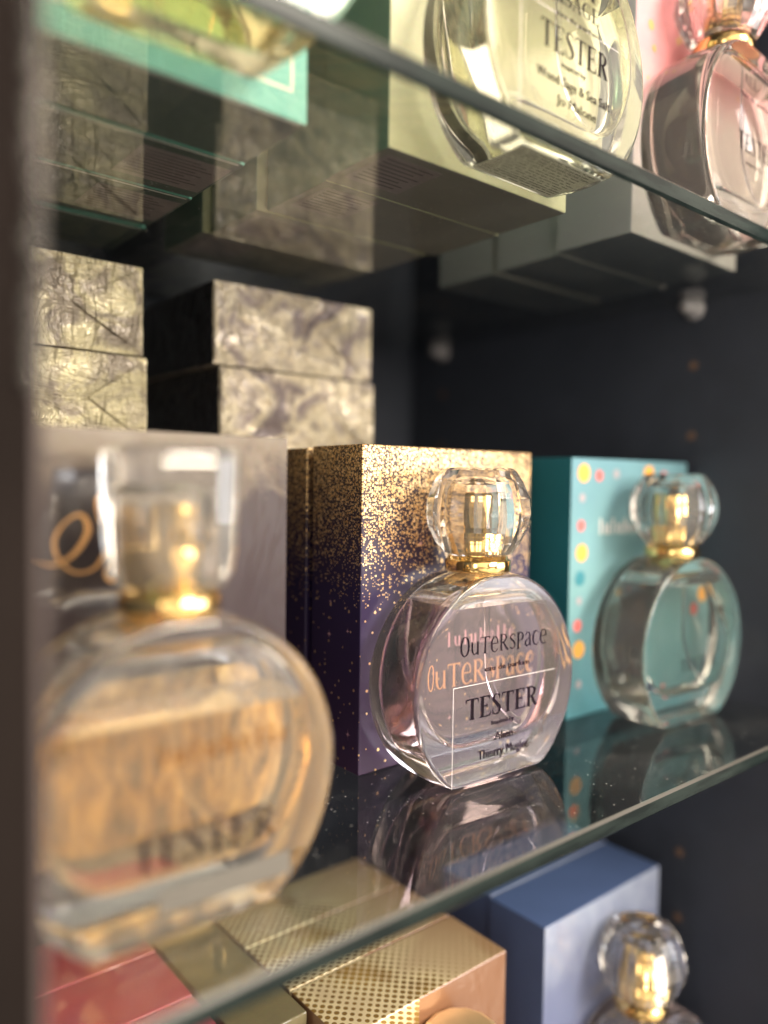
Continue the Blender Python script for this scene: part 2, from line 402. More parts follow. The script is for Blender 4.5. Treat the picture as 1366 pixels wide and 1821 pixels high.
# ------------------------------------------------------------------ lettering: flat ribbons in the x-z plane, facing -y
def catmull(p, n=6):
    if len(p) < 3: return p
    o = []
    q = [p[0]] + list(p) + [p[-1]]
    for i in range(1, len(q) - 2):
        for k in range(n):
            t = k / n
            o.append(tuple(0.5 * ((2 * q[i][j]) + (-q[i - 1][j] + q[i + 1][j]) * t + (2 * q[i - 1][j] - 5 * q[i][j] + 4 * q[i + 1][j] - q[i + 2][j]) * t * t
                     + (-q[i - 1][j] + 3 * q[i][j] - 3 * q[i + 1][j] + q[i + 2][j]) * t ** 3) for j in range(len(p[0]))))
    o.append(tuple(p[-1])); return o
def ribbon(mb, pts, xf, curve=False):
    """pts: (x, z, width)"""
    if curve: pts = catmull(pts)
    L = []
    for i, p in enumerate(pts):
        a = pts[max(i - 1, 0)]; b = pts[min(i + 1, len(pts) - 1)]
        dx, dz = b[0] - a[0], b[1] - a[1]; l = math.hypot(dx, dz) or 1
        nx, nz = -dz / l * p[2] * 0.66, dx / l * p[2] * 0.66
        L.append((p[0] + nx, p[1] + nz)); L.append((p[0] - nx, p[1] - nz))
    v = [xf(*q) for q in L]
    f = [(2 * i, 2 * i + 1, 2 * i + 3, 2 * i + 2) for i in range(len(pts) - 1)]
    mb.add(v, f)
def st(*p, w=0.08, c=False): return ([(x, z, (q[0] if q else w)) for x, z, *q in p], c)
k, h = 0.115, 0.04
SERIF = {
 'T': (0.66, [st((.33, 0), (.33, .98), w=k), st((.02, .975), (.64, .975), w=h), st((.2, .015), (.46, .015), w=.03), st((.03, .98, .05), (.015, .78, .015)), st((.63, .98, .05), (.645, .78, .015))]),
 'E': (0.62, [st((.16, 0), (.16, 1), w=k), st((.02, .98), (.55, .98), w=h), st((.02, .02), (.58, .02), w=h), st((.16, .52), (.42, .52), w=h), st((.54, 1, .05), (.55, .8, .015)), st((.56, 0, .06), (.60, .24, .015)), st((.42, .42), (.42, .62), w=.03)]),
 'S': (0.52, [st((.43, .74, .02), (.41, .90, .04), (.27, .985, .04), (.13, .91, .07), (.09, .77, .10), (.20, .61, .12), (.34, .46, .12), (.44, .29, .11), (.40, .10, .07), (.26, .015, .04), (.11, .07, .04), (.06, .28, .02), c=True), st((.425, .72), (.425, 1), w=.02), st((.065, 0), (.065, .3), w=.02)]),
 'R': (0.70, [st((.16, 0), (.16, 1), w=k), st((.02, .98), (.3, .98), w=h), st((.02, .015), (.3, .015), w=.03), st((.16, .98, .04), (.36, .96, .05), (.49, .86, .10), (.51, .74, .115), (.46, .60, .09), (.33, .52, .045), (.16, .51, .04), c=True), st((.32, .52), (.58, .02), w=.11), st((.52, .015), (.70, .015), w=.03)]),
 'A': (0.72, [st((.10, 0), (.35, 1), w=.045), st((.35, 1), (.62, 0), w=.11), st((.18, .34), (.5, .34), w=.035), st((0, .015), (.22, .015), w=.03), st((.50, .015), (.74, .015), w=.03)]),
 'L': (0.60, [st((.16, 0), (.16, 1), w=k), st((.02, .985), (.3, .985), w=.03), st((.02, .02), (.56, .02), w=h), st((.54, 0, .06), (.58, .26, .015))]),
 'G': (0.74, [st((.60, .76, .02), (.55, .92, .04), (.38, .99, .04), (.18, .88, .08), (.08, .5, .115), (.18, .13, .08), (.38, .01, .04), (.58, .08, .04), c=True), st((.59, .05), (.59, .42), w=.10), st((.48, .42), (.70, .42), w=.03)]),
 '&': (0.74, [st((.66, .46, .03), (.50, .12, .05), (.28, .01, .06), (.08, .14, .08), (.10, .36, .08), (.34, .58, .06), (.42, .80, .05), (.30, .96, .05), (.19, .84, .07), (.30, .56, .09), (.62, .06, .10), (.74, .02, .03), c=True)]),
 ' ': (0.35, [])}
q = 0.07
QUIRK = {
 'O': (0.60, [st(*[(.28 + .22 * math.sin(a * math.pi / 8), .5 + .5 * math.cos(a * math.pi / 8), .045 + .055 * abs(math.sin(a * math.pi / 8))) for a in range(17)])]),
 'U': (0.50, [st((.06, .66, .08), (.07, .25, .09), (.17, .03, .05), (.30, .08, .04), (.38, .25, .04), c=True), st((.39, .68), (.39, 0), w=.09), st((.0, .67), (.10, .67), w=.03), st((.32, .67), (.42, .67), w=.03), st((.36, .015), (.47, .015), w=.03)]),
 'T': (0.58, [st((.28, 0), (.28, .86), w=.09), st((.0, .86), (.56, .86), w=.045), st((.18, .015), (.38, .015), w=.03), st((.01, .88), (.01, .72), w=.03), st((.55, .88), (.55, .72), w=.03)]),
 'e': (0.50, [st((.05, .44, .035), (.42, .44, .035)), st((.42, .44, .04), (.38, .70, .05), (.23, .80, .04), (.08, .62, .08), (.05, .38, .09), (.10, .12, .07), (.26, .0, .045), (.44, .14, .03), c=True)]),
 'R': (0.58, [st((.10, 0), (.10, .86), w=.09), st((.0, .86), (.16, .86), w=.035), st((.0, .015), (.2, .015), w=.03), st((.10, .86, .035), (.30, .84, .05), (.40, .68, .085), (.32, .48, .05), (.10, .44, .035), c=True), st((.22, .45), (.50, .01), w=.08), st((.46, .015), (.58, .015), w=.03)]),
 'S': (0.42, [st((.34, .68, .03), (.25, .80, .04), (.10, .74, .06), (.07, .60, .08), (.20, .45, .09), (.34, .28, .085), (.30, .08, .05), (.16, .0, .04), (.03, .12, .03), c=True)]),
 'P': (0.48, [st((.10, -.05), (.10, .82), w=.085), st((.0, .82), (.16, .82), w=.035), st((.0, -.04), (.2, -.04), w=.03), st((.10, .82, .035), (.28, .81, .05), (.40, .62, .085), (.30, .40, .05), (.10, .36, .035), c=True)]),
 'a': (0.46, [st((.06, .62, .04), (.16, .78, .04), (.30, .70, .06), (.34, .45, .085), (.34, .1, .085), (.42, .01, .04), c=True), st((.34, .46, .03), (.16, .40, .05), (.05, .20, .085), (.14, .02, .06), (.33, .16, .03), c=True)]),
 'C': (0.46, [st((.40, .66, .03), (.26, .80, .045), (.10, .68, .07), (.04, .40, .095), (.10, .12, .07), (.26, .0, .045), (.41, .14, .03), c=True)]),
 ' ': (0.3, [])}
LULU = {
 'l': (0.36, [st((.14, 0), (.14, 1.0), w=.12), st((.02, .985), (.14, .985), w=.03), st((.02, .015), (.27, .015), w=.03)]),
 'u': (0.58, [st((.09, .66, .12), (.10, .22, .12), (.22, .02, .05), (.38, .10, .035), c=True), st((.42, .67), (.42, 0), w=.12), st((0, .66), (.12, .66), w=.03), st((.34, .66), (.44, .66), w=.03), st((.4, .015), (.54, .015), w=.03)]),
 'b': (0.58, [st((.11, 0), (.11, 1.0), w=.12), st((.0, .985), (.12, .985), w=.03), st((.11, .5, .03), (.26, .67, .04), (.43, .52, .10), (.44, .24, .10), (.30, .01, .04), (.11, .1, .03), c=True)]),
 'e': (0.52, [st((.06, .36, .03), (.42, .36, .03)), st((.42, .36, .05), (.37, .60, .05), (.24, .67, .035), (.08, .52, .11), (.06, .28, .12), (.12, .08, .09), (.28, .0, .04), (.43, .12, .03), c=True)])}
def glyphs(text, font, x0, x1, z, height, y, slope=0.0, mb=None, gap=0.06, wt=1.0):
    mb = mb or MB()
    adv = [font[c][0] + gap for c in text]; tot = sum(adv) - gap
    sx = (x1 - x0) / tot; x = 0
    for c, a in zip(text, adv):
        for pts, cv in font[c][1]:
            def xf(px, pz, X=x): return (x0 + (X + px) * sx, y, z + pz * height + slope * (X + px) * sx)
            # keep stroke width sensible when the advance is condensed
            ribbon(mb, [(p[0], p[1], p[2] * wt) for p in pts], xf, cv)
        x += a
    return mb
def text_mesh(text, x0, x1, z, height, y, mb=None, bold=0.00011):
    cu = bpy.data.curves.new('t', 'FONT'); cu.body = text; cu.resolution_u = 2
    ob = bpy.data.objects.new('t', cu); COL.objects.link(ob)
    dg = bpy.context.evaluated_depsgraph_get(); dg.update()
    me = bpy.data.meshes.new_from_object(ob.evaluated_get(dg))
    bpy.data.objects.remove(ob)
    mb = mb or MB()
    xs = [v.co.x for v in me.vertices]; X0, X1 = min(xs), max(xs)
    s = (x1 - x0) / (X1 - X0); hz = height / 0.72
    for k_, dx_ in enumerate((0.0, -bold, bold)):
        mb.add([(x0 + (v.co.x - X0) * s + dx_, y - k_ * 0.000012, z + v.co.y * hz) for v in me.vertices], [tuple(pp.vertices) for pp in me.polygons])
    bpy.data.meshes.remove(me); return mb
def solidify(mb, t=0.00008):
    """give flat print a skin thickness so no face lies on the one behind"""
    return mb
def star(mb, x, y, z, r, plane='xz'):
    pts = []
    for i in range(16):
        a = math.pi * i / 8; rr = r if i % 4 == 0 else (r * 0.45 if i % 4 == 2 else r * 0.13)
        pts.append((rr * math.sin(a), rr * 1.25 * math.cos(a)))
    vv = [(x + px, y, z + pz) if plane == 'xz' else (x, y + px, z + pz) for px, pz in pts]
    c = (x, y, z)
    mb.add([c] + vv, [(0, i + 1, (i + 1) % 16 + 1) for i in range(16)])
def disc_mesh(mb, x, y, z, r, seg=20):
    mb.add([(x + r * math.cos(2 * math.pi * i / seg), y, z + r * math.sin(2 * math.pi * i / seg)) for i in range(seg)], [tuple(range(seg))])
def rect_line(mb, x0, z0, x1, z1, w, y):
    for a in ((x0, z0, x1, z0 + w), (x0, z1 - w, x1, z1), (x0, z0 + w, x0 + w, z1 - w), (x1 - w, z0 + w, x1, z1 - w)):
        mb.add([(a[0], y, a[1]), (a[2], y, a[1]), (a[2], y, a[3]), (a[0], y, a[3])], [(0, 1, 2, 3)])

# ------------------------------------------------------------------ the cabinet
WX, BY = 0.374, 0.424          # right wall, back panel
cab = thing('display_cabinet', 'black display cabinet holding the glass shelves of perfume', 'cabinet', (0, 0, 0))
b = MB().box((0.018, BY, -0.36), (WX + 0.016, BY + 0.008, 0.42)); b.build('back_panel', MAT['black_panel'], cab)
b = MB().box((WX, 0.095, -0.36), (WX + 0.016, BY - 0.0005, 0.42)); side = b.build('side_panel', MAT['black_panel'], cab)
b = MB().box((0.018, 0.139, -0.36), (0.0355, BY - 0.0005, 0.42)); b.build('side_panel', MAT['black_panel'], cab)
b = MB().box((0.018, 0.095, -0.378), (WX + 0.016, BY + 0.008, -0.3605)); b.build('base_panel', MAT['black_panel'], cab)
b = MB().box((0.018, 0.135, 0.4205), (WX + 0.016, BY + 0.008, 0.438)); b.build('top_panel', MAT['black_panel'], cab)
for y in (0.2068, 0.3908):
    for z in (0.1661, 0.1304, 0.0945, 0.0585, -0.0505, -0.0863, -0.1209, -0.157, 0.245, 0.281):
        mb = MB(); v = []
        cx = WX - 0.0001
        seg = 16
        ring = [(cx, y + 0.0025 * math.cos(2 * math.pi * i / seg), z + 0.0025 * math.sin(2 * math.pi * i / seg)) for i in range(seg)]
        mb.add(ring, [tuple(range(seg))[::-1]]); mb.build('pin_hole', MAT['hole'], side)
    for z in (0.1985 - 0.0006, -0.0056, -0.2091):
        mb = MB(); mb.tube([(WX, y, z - 0.0035), (WX - 0.002, y, z - 0.0035), (WX - 0.0025, y, z - 0.0035), (WX - 0.011, y, z - 0.0032)], [0.0055, 0.0055, 0.0034, 0.0030], 14)
        mb.build('shelf_pin', MAT['pin'], side, True)

# left post in front of the cabinet: dark glossy upright with a beige edge and beads of clear plastic
post = thing('door_post', 'dark glossy upright blurred along the left side, with a beaded clear edge', 'post', (0, 0.1155, 0))
mb = MB().box((-0.09, 0.010, -0.36), (0.0345, 0.0222, 0.44)); mb.build('upright', MAT['hand_dark'], post)
mb = MB().box((0.0347, 0.0112, -0.36), (0.0360, 0.0222, 0.44)); mb.build('edge_trim', MAT['trim'], post)
mb = MB(); rnd = random.Random(3); z = 0.118
pts = []
while z < 0.215:
    s = rnd.uniform(0.0009, 0.0019)
    mb.lathe([(s * .3, -s), (s * .9, -s * .5), (s, 0), (s * .8, s * .6), (s * .2, s)], 8, (0.0342 + rnd.uniform(-.0009, .0002), 0.0092 + rnd.uniform(-.0005, .0003), z))
    z += s * rnd.uniform(1.0, 1.9)
mb.build('beaded_edge', MAT['cap_soft'], post, True)

def shelf(name, ztop, th, label):
    t = thing(name, label, 'shelf', (0, 0, ztop))
    x0, x1, y0, y1 = 0.0362, WX - 0.0006, 0.1383, BY - 0.002
    c = 0.0009
    # body: top and bottom sheets with the polished front edge butted on
    mb = MB(); mb.box((x0, y0 + 0.0006, -th), (x1, y1, 0)); mb.f = [f for i, f in enumerate(mb.f) if i in (0, 1)]; mb.m = [0, 0]
    mb.build('pane', MAT['shelf'], t)
    mb = MB()
    v = [(y0 + c, 0.0), (y0, -c), (y0, -th + c), (y0 + c, -th)]
    vv = [(x0, a, b) for a, b in v] + [(x1, a, b) for a, b in v]
    mb.add(vv, [(0, 4, 5, 1)], 1); mb.add(vv, [(1, 5, 6, 2), (2, 6, 7, 3)], 0)
    mb.build('polished_edge', [MAT['edge'], MAT['arris']], t)
    return t
shelf('glass_shelf', 0.0, 0.0060, 'clear glass shelf under the purple glitter box and the amber bottle')
shelf('glass_shelf', 0.2035, 0.0062, 'upper clear glass shelf carrying the mint, green and pink boxes')
shelf('glass_shelf', -0.2035, 0.0050, 'lowest glass shelf, under the pink-red, gold dotted and periwinkle blue boxes')

# ------------------------------------------------------------------ boxes
H = 0.1175
U, MZ, L = 0.2037, 0.0002, -0.2033
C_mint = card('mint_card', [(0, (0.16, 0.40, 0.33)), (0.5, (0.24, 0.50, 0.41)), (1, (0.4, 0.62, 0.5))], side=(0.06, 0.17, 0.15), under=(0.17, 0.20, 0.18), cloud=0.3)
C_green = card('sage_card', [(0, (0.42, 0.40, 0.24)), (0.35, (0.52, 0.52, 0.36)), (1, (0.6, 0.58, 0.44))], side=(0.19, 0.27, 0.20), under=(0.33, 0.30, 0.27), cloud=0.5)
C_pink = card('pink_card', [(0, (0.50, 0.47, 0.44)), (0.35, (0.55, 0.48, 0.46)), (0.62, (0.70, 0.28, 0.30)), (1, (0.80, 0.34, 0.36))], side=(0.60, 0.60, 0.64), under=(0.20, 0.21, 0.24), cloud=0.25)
C_mauve = card('mauve_card', [(0, (0.026, 0.018, 0.020)), (0.6, (0.042, 0.030, 0.033)), (0.84, (0.060, 0.047, 0.047)), (0.93, (0.16, 0.13, 0.10)), (1, (0.20, 0.17, 0.14))], side=(0.06, 0.05, 0.055), rough=0.6, cloud=0.35, wrap=0.22, film=0.09)
C_glit = glitter_card('glitter_card')
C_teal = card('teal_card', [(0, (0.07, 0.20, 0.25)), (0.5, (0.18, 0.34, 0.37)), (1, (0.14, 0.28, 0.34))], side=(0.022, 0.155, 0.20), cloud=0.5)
C_red = card('rose_red_card', [(0, (0.42, 0.06, 0.09)), (1, (0.50, 0.075, 0.11))], cloud=0.2, wrap=0.8)
C_olive = card('olive_card', [(0, (0.13, 0.11, 0.055)), (1, (0.17, 0.145, 0.08))], cloud=0.3, wrap=0.6)
C_brown = halftone_card('gold_dot_card')
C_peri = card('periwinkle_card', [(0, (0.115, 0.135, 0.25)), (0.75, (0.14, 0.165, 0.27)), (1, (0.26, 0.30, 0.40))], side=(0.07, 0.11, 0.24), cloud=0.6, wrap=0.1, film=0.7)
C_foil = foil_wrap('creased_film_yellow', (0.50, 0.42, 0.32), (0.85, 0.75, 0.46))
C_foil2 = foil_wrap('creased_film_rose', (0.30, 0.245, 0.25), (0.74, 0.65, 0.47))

def pbox(label, x, y, z, wd, dp, ht, m, rz=0.0, group=None, name='perfume_box'):
    t = thing(name, label, 'box', (x, y, z), rz, group)
    body = bev_box('carton', (wd, dp, ht), m, t, r=0.0005)
    # tuck flap line: a thin lid lip a hair proud of the top
    return t
G1 = 'perfume boxes on the upper shelf'
# upper shelf: mint stack
ys = [0.1852, 0.2213, 0.2600, 0.3030]
labs = ['mint green box with a thin cream border line, front row of the upper shelf',
        'mint box directly behind the cream-bordered one, seen from below',
        'mint box third from the front in the upper left row, seen from below',
        'rearmost mint box of the upper left row, seen from below']
dps = [0.0345, 0.0370, 0.0380, 0.0380]
for i, y in enumerate(ys):
    t = pbox(labs[i], 0.0395 + 0.0006 * i, y, U, 0.0833, dps[i], H, C_mint, group=G1)
    if i == 0:
        mb = MB(); rect_line(mb, 0.004, 0.0075, 0.0785, 0.112, 0.0007, -0.00012); mb.build('printed_border', MAT['cream_ink'], t)
    mb = MB(); mb.box((0.002, 0.0005, -0.00006), (0.0815, 0.0013, 0.00000)); mb.build('flap_edge', MAT['white_ink'], t)
    if i in (1, 2):
        mb = MB(); mb.box((0.052, 0.006, -0.00012), (0.082, 0.031, -0.00004)); s = mb.build('sticker', MAT['sticker'], t)
        for r_ in range(9):
            q = MB().box((0.054, 0.008 + 0.0024 * r_, -0.00018), (0.054 + 0.026 * (0.7 + 0.3 * ((r_ * 7) % 5) / 5), 0.0088 + 0.0024 * r_, -0.00013)); 
            if r_ == 0: allq = q
            else: allq.add(q.v, q.f)
        allq.build('small_print', MAT['faint_ink'], s)
# green stack
gl = ['pale sage and cream box with green side, behind the TESTER bottle of the upper shelf',
      'dark green box directly behind the sage box on the upper shelf',
      'green box third in the upper middle row, its cream front edge showing',
      'rearmost green box of the upper middle row, its cream front edge showing']
gx = [0.1487, 0.1497, 0.1463, 0.1428]; gy = [0.1805, 0.2143, 0.2536, 0.2900]; gd = [0.0332, 0.0375, 0.0355, 0.0370]
for i in range(4):
    t = pbox(gl[i], gx[i], gy[i], U, 0.0847, gd[i], H, C_green, group=G1)
    mb = MB(); mb.box((0.003, 0.004, -0.00012), (0.026, 0.027, -0.00004)); s = mb.build('sticker', MAT['sticker'], t)
    allq = MB()
    for r_ in range(8): allq.box((0.005, 0.006 + 0.0025 * r_, -0.00018), (0.024 - 0.002 * (r_ % 3), 0.0068 + 0.0025 * r_, -0.00013))
    allq.build('small_print', MAT['faint_ink'], s)
# pink stack
pl = ['pink and grey box with gold flecks at the right end of the upper shelf',
      'grey-sided box directly behind the pink one on the upper shelf',
      'rearmost grey-sided box in the upper right row']
for i, (x, y) in enumerate(((0.2693, 0.1765), (0.2730, 0.2143), (0.2744, 0.2545))):
    t = pbox(pl[i], x, y, U, 0.0850, 0.0365, H, C_pink, group=G1)
    if i == 0:
        mb = MB(); rr = random.Random(5)
        for _ in range(26): disc_mesh(mb, 0.008 + rr.random() * 0.07, -0.00012 - _ * 1e-6, 0.06 + rr.random() * 0.05, rr.uniform(0.0004, 0.0022), 9)
        mb.build('gold_flecks', MAT['gold_ink'], t)

# middle shelf
t = pbox('mauve film-wrapped box with curling gold script, behind the amber bottle', 0.0428, 0.2000, MZ, 0.0841, 0.0335, 0.1168, C_mauve, group='perfume boxes on the middle shelf')
mb = MB()  # dark bell-shaped emblem behind the script
sh = [(0.012, 0.072), (0.036, 0.070), (0.037, 0.078), (0.033, 0.088), (0.030, 0.098), (0.030, 0.106), (0.016, 0.106), (0.015, 0.097), (0.011, 0.088), (0.009, 0.080)]
mb.add([(a, -0.00010, b) for a, b in sh], [tuple(range(len(sh)))])
mb.build('printed_emblem', plain('dark_emblem_print', (0.025, 0.020, 0.026), 0.35, 0, 0.6), t)
mb = MB()
def xfy(y): return lambda a, b: (a, y, b)
def sc(pts): ribbon(mb, [(x - 0.0428, z, w_ * 0.45) for x, z, w_ in pts], xfy(-0.0003), True)
sc([(0.0545, 0.0835, .0008), (0.0590, 0.0822, .0012), (0.0640, 0.0850, .002), (0.0672, 0.0905, .0026), (0.0655, 0.0945, .0016), (0.0618, 0.0930, .001), (0.0590, 0.0885, .0014), (0.0600, 0.0835, .0014), (0.0640, 0.0800, .001), (0.0690, 0.0810, .0012), (0.0725, 0.0870, .0024), (0.0745, 0.0940, .0030), (0.0765, 0.1005, .002)])
sc([(0.0700, 0.0925, .0008), (0.0695, 0.0985, .0012), (0.0740, 0.1025, .0016), (0.0800, 0.1010, .0012), (0.0815, 0.0965, .0014), (0.0780, 0.0930, .001)])
sc([(0.0790, 0.0935, .001), (0.0825, 0.0890, .002), (0.0800, 0.0830, .0028), (0.0745, 0.0775, .0024), (0.0715, 0.0785, .001), (0.0730, 0.0825, .001), (0.0800, 0.0850, .0012), (0.0870, 0.0880, .0016)])
sc([(0.0880, 0.0760, .001), (0.0940, 0.0800, .002), (0.0965, 0.0870, .0026), (0.0935, 0.0900, .0014), (0.0915, 0.0860, .001), (0.0950, 0.0800, .0012), (0.1020, 0.0810, .0016), (0.1080, 0.0870, .002)])
mb.build('gold_script', MAT['gold_ink'], t)
m, n, o = mat('mottled_gold_print'); v, _ = xyz(n)
mp = N(n, 'ShaderNodeMapping'); mp.inputs['Scale'].default_value = (1.0, 1.0, 0.35); n.links.new(v, mp.inputs[0])
nz = noise(n, mp.outputs[0], 190, 4, 0.65, 0.6)
principled(n, o, ramp(n, nz.outputs[0], [(0.36, (0.06, 0.035, 0.02)), (0.5, (0.24, 0.14, 0.055)), (0.66, (0.52, 0.36, 0.16))]), 0.5, 0.2, spec=0.2)
mb = MB(); mb.box((0.004, -0.00018, 0.010), (0.0800, -0.00006, 0.0510)); mb.build('gold_print_panel', m, t)

G2 = 'purple glitter boxes'
t = pbox('purple and gold glitter box standing behind the central bottle', 0.1658, 0.2132, MZ, 0.0902, 0.0305, 0.1173, C_glit, group=G2)
mb = glyphs('OUTeRSPaCe', QUIRK, 0.0198, 0.0815, 0.0287, 0.0098, -0.00012, 0.0, gap=0.04, wt=0.8)
mb.build('gold_lettering', MAT['gold_ink'], t)
mb = glyphs('lulubelle', LULU, 0.0328, 0.0690, 0.0438, 0.0054, -0.00012, 0.0, gap=0.22)
mb.build('pink_lettering', MAT['pink_ink'], t)
star_parent = t
def put_star(x, y, z, r_, pl='xz'):
    mb = MB(); star(mb, x, y, z, r_, pl); mb.build('printed_star', MAT['pink_ink'], star_parent)
put_star(0.0342, -0.00012, 0.0174, 0.0017); put_star(0.012, -0.00012, 0.052, 0.0013); put_star(0.028, -0.00012, 0.0815, 0.0016); put_star(0.070, -0.00012, 0.060, 0.0012); put_star(0.082, -0.00012, 0.014, 0.0014)
for y_, z_, r_ in ((0.0184, 0.0478, .0016), (0.0031 + 0.004, 0.0505, .0012), (0.0063, 0.0134, .0016), (0.018, 0.060, .0010)): put_star(-0.00012, y_, z_, r_, 'yz')
for i, y in enumerate((0.2478, 0.2826, 0.318, 0.353)):
    lb = ['second glitter box, close behind the front one', 'third glitter box in the row, under the stacked wrapped boxes', 'fourth glitter box in the row, under the stacked wrapped boxes', 'rearmost glitter box on the middle shelf, under the stacked wrapped boxes'][i]
    pbox(lb, 0.1658 - 0.0004 * i, y, MZ, 0.0902, 0.0305, 0.1168, C_glit, group=G2)
pbox('rear mauve box under the left stack of wrapped boxes', 0.041, 0.305, MZ, 0.0835, 0.0335, 0.1168, C_mauve)
pbox('rearmost mauve box, standing close to the back panel', 0.041, 0.370, MZ, 0.0835, 0.0335, 0.1168, C_mauve)

t = pbox('teal box with yellow and red dots along its border', 0.2786, 0.2092, MZ, 0.0905, 0.031, 0.1162, C_teal, rz=R(-2))
def dots(name, lst, m_):
    for i, (x, z, r_) in enumerate(lst):
        mb = MB(); disc_mesh(mb, x - 0.2786, -0.00012 - i * 2e-6, z, r_); mb.build(name, m_, t)
dots('yellow_dot', [(0.2869, 0.1095, .0042), (0.2866, 0.0740, .0040), (0.2860, 0.0307, .0040), (0.3361, 0.1100, .0040), (0.362, 0.052, .0040), (0.362, 0.095, .004)], plain('yellow_print', (0.85, 0.40, 0.07), 0.5))
dots('red_dot', [(0.2979, 0.1085, .0026), (0.2858, 0.0861, .0026), (0.2848, 0.0415, .0028), (0.3487, 0.1090, .0026), (0.355, 0.045, .003), (0.331, 0.008, .0028)], plain('coral_print', (0.72, 0.14, 0.13), 0.5))
dots('grey_dot', [(0.3105, 0.1095, .0022), (0.2862, 0.0985, .0020), (0.2855, 0.0526, .0018), (0.2865, 0.0150, .0020)], plain('grey_pink_print', (0.34, 0.30, 0.33), 0.5))
dots('dark_teal_dot', [(0.2858, 0.0626, .0034), (0.330, 0.1025, .003)], plain('dark_teal_print', (0.04, 0.22, 0.28), 0.5))
mb = glyphs('lulubelle', LULU, 0.020, 0.060, 0.082, 0.007, -0.00016, gap=.2); mb.build('pale_lettering', MAT['white_ink'], t)

# wrapped boxes lying in two stacks
G3 = 'film-wrapped boxes stacked flat at the back'
for lb, x, y, z, m_, rz in (
    ('lower film-wrapped box of the left stack, yellowish, above the mauve box', 0.0410, 0.3030, 0.1175, C_foil, -0.8),
    ('upper film-wrapped box of the left stack, streaked silver and yellow', 0.0395, 0.3015, 0.1532, C_foil, 0.8),
    ('lower film-wrapped box of the right stack, greyish, above the glitter boxes', 0.1560, 0.3000, 0.1175, C_foil2, 0.4),
    ('upper film-wrapped box of the right stack, with a yellow band', 0.1525, 0.2990, 0.1532, C_foil2, -0.3)):
    t = thing('wrapped_box', lb, 'box', (x, y, z + 0.0002), R(rz), G3)
    # crumpled envelope: box with a few creased facets pushed in and out
    bm = bmesh.new(); bmesh.ops.create_cube(bm, size=1)
    for v in bm.verts: v.co = Vector(((v.co.x + .5) * 0.0838, (v.co.y + .5) * 0.1165, (v.co.z + .5) * 0.0348))
    bmesh.ops.subdivide_edges(bm, edges=bm.edges[:], cuts=7, use_grid_fill=True)
    rr = random.Random(int(z * 1000 + x * 100))
    for v in bm.verts:
        if v.co.y < 0.0001: v.co.y += rr.uniform(-0.0006, 0.0008)
    me = bpy.data.meshes.new('carton'); bm.to_mesh(me); bm.free(); me.materials.append(m_)
    oo = bpy.data.objects.new('carton', me); COL.objects.link(oo); oo.parent = t
    # folded end flaps of the film (two triangles meeting in an envelope fold) plus a band
    for s_ in (0, 1):
        mb = MB()
        xa = 0.0005 if s_ == 0 else 0.0833; xb = (0.018 + 100 * z % 0.012) if s_ == 0 else (0.064 - 77 * z % 0.014)
        mb.add([(xa, -0.0009, 0.001), (xb, -0.0013, 0.0174), (xa, -0.0009, 0.0338)], [(0, 1, 2) if s_ == 0 else (2, 1, 0)])
        mb.build('end_fold', m_, t)

# lower shelf
LT = L
pbox('rose-red film-wrapped box on the lowest shelf at the left', 0.0400, 0.225, L, 0.0850, 0.0330, H, C_red, group='perfume boxes on the lowest shelf')
pbox('second rose-red box, behind the front one on the lowest shelf', 0.0400, 0.259, L, 0.0852, 0.0330, H, C_red, group='perfume boxes on the lowest shelf')
pbox('rearmost rose-red box on the lowest shelf', 0.0400, 0.293, L, 0.0855, 0.0330, H, C_red, group='perfume boxes on the lowest shelf')
pbox('narrow olive box wedged between the rose-red and gold dotted boxes', 0.1270, 0.225, L, 0.0262, 0.1020, H, C_olive)
for i, y in enumerate((0.2052, 0.2388, 0.272)):
    pbox(['front gold dotted box with tan side on the lowest shelf', 'second gold dotted box on the lowest shelf, behind the front one', 'third gold dotted box on the lowest shelf, rearmost'][i], 0.1545, y, L, 0.0828, 0.0325, H, C_brown, group='gold dotted boxes')
pbox('front periwinkle blue box at the right of the lowest shelf', 0.2620, 0.2052, L, 0.0900, 0.0320, H, C_peri, group='periwinkle boxes')
pbox('second periwinkle blue box, directly behind the front one', 0.2640, 0.2385, L, 0.0900, 0.0320, H, C_peri, group='periwinkle boxes')

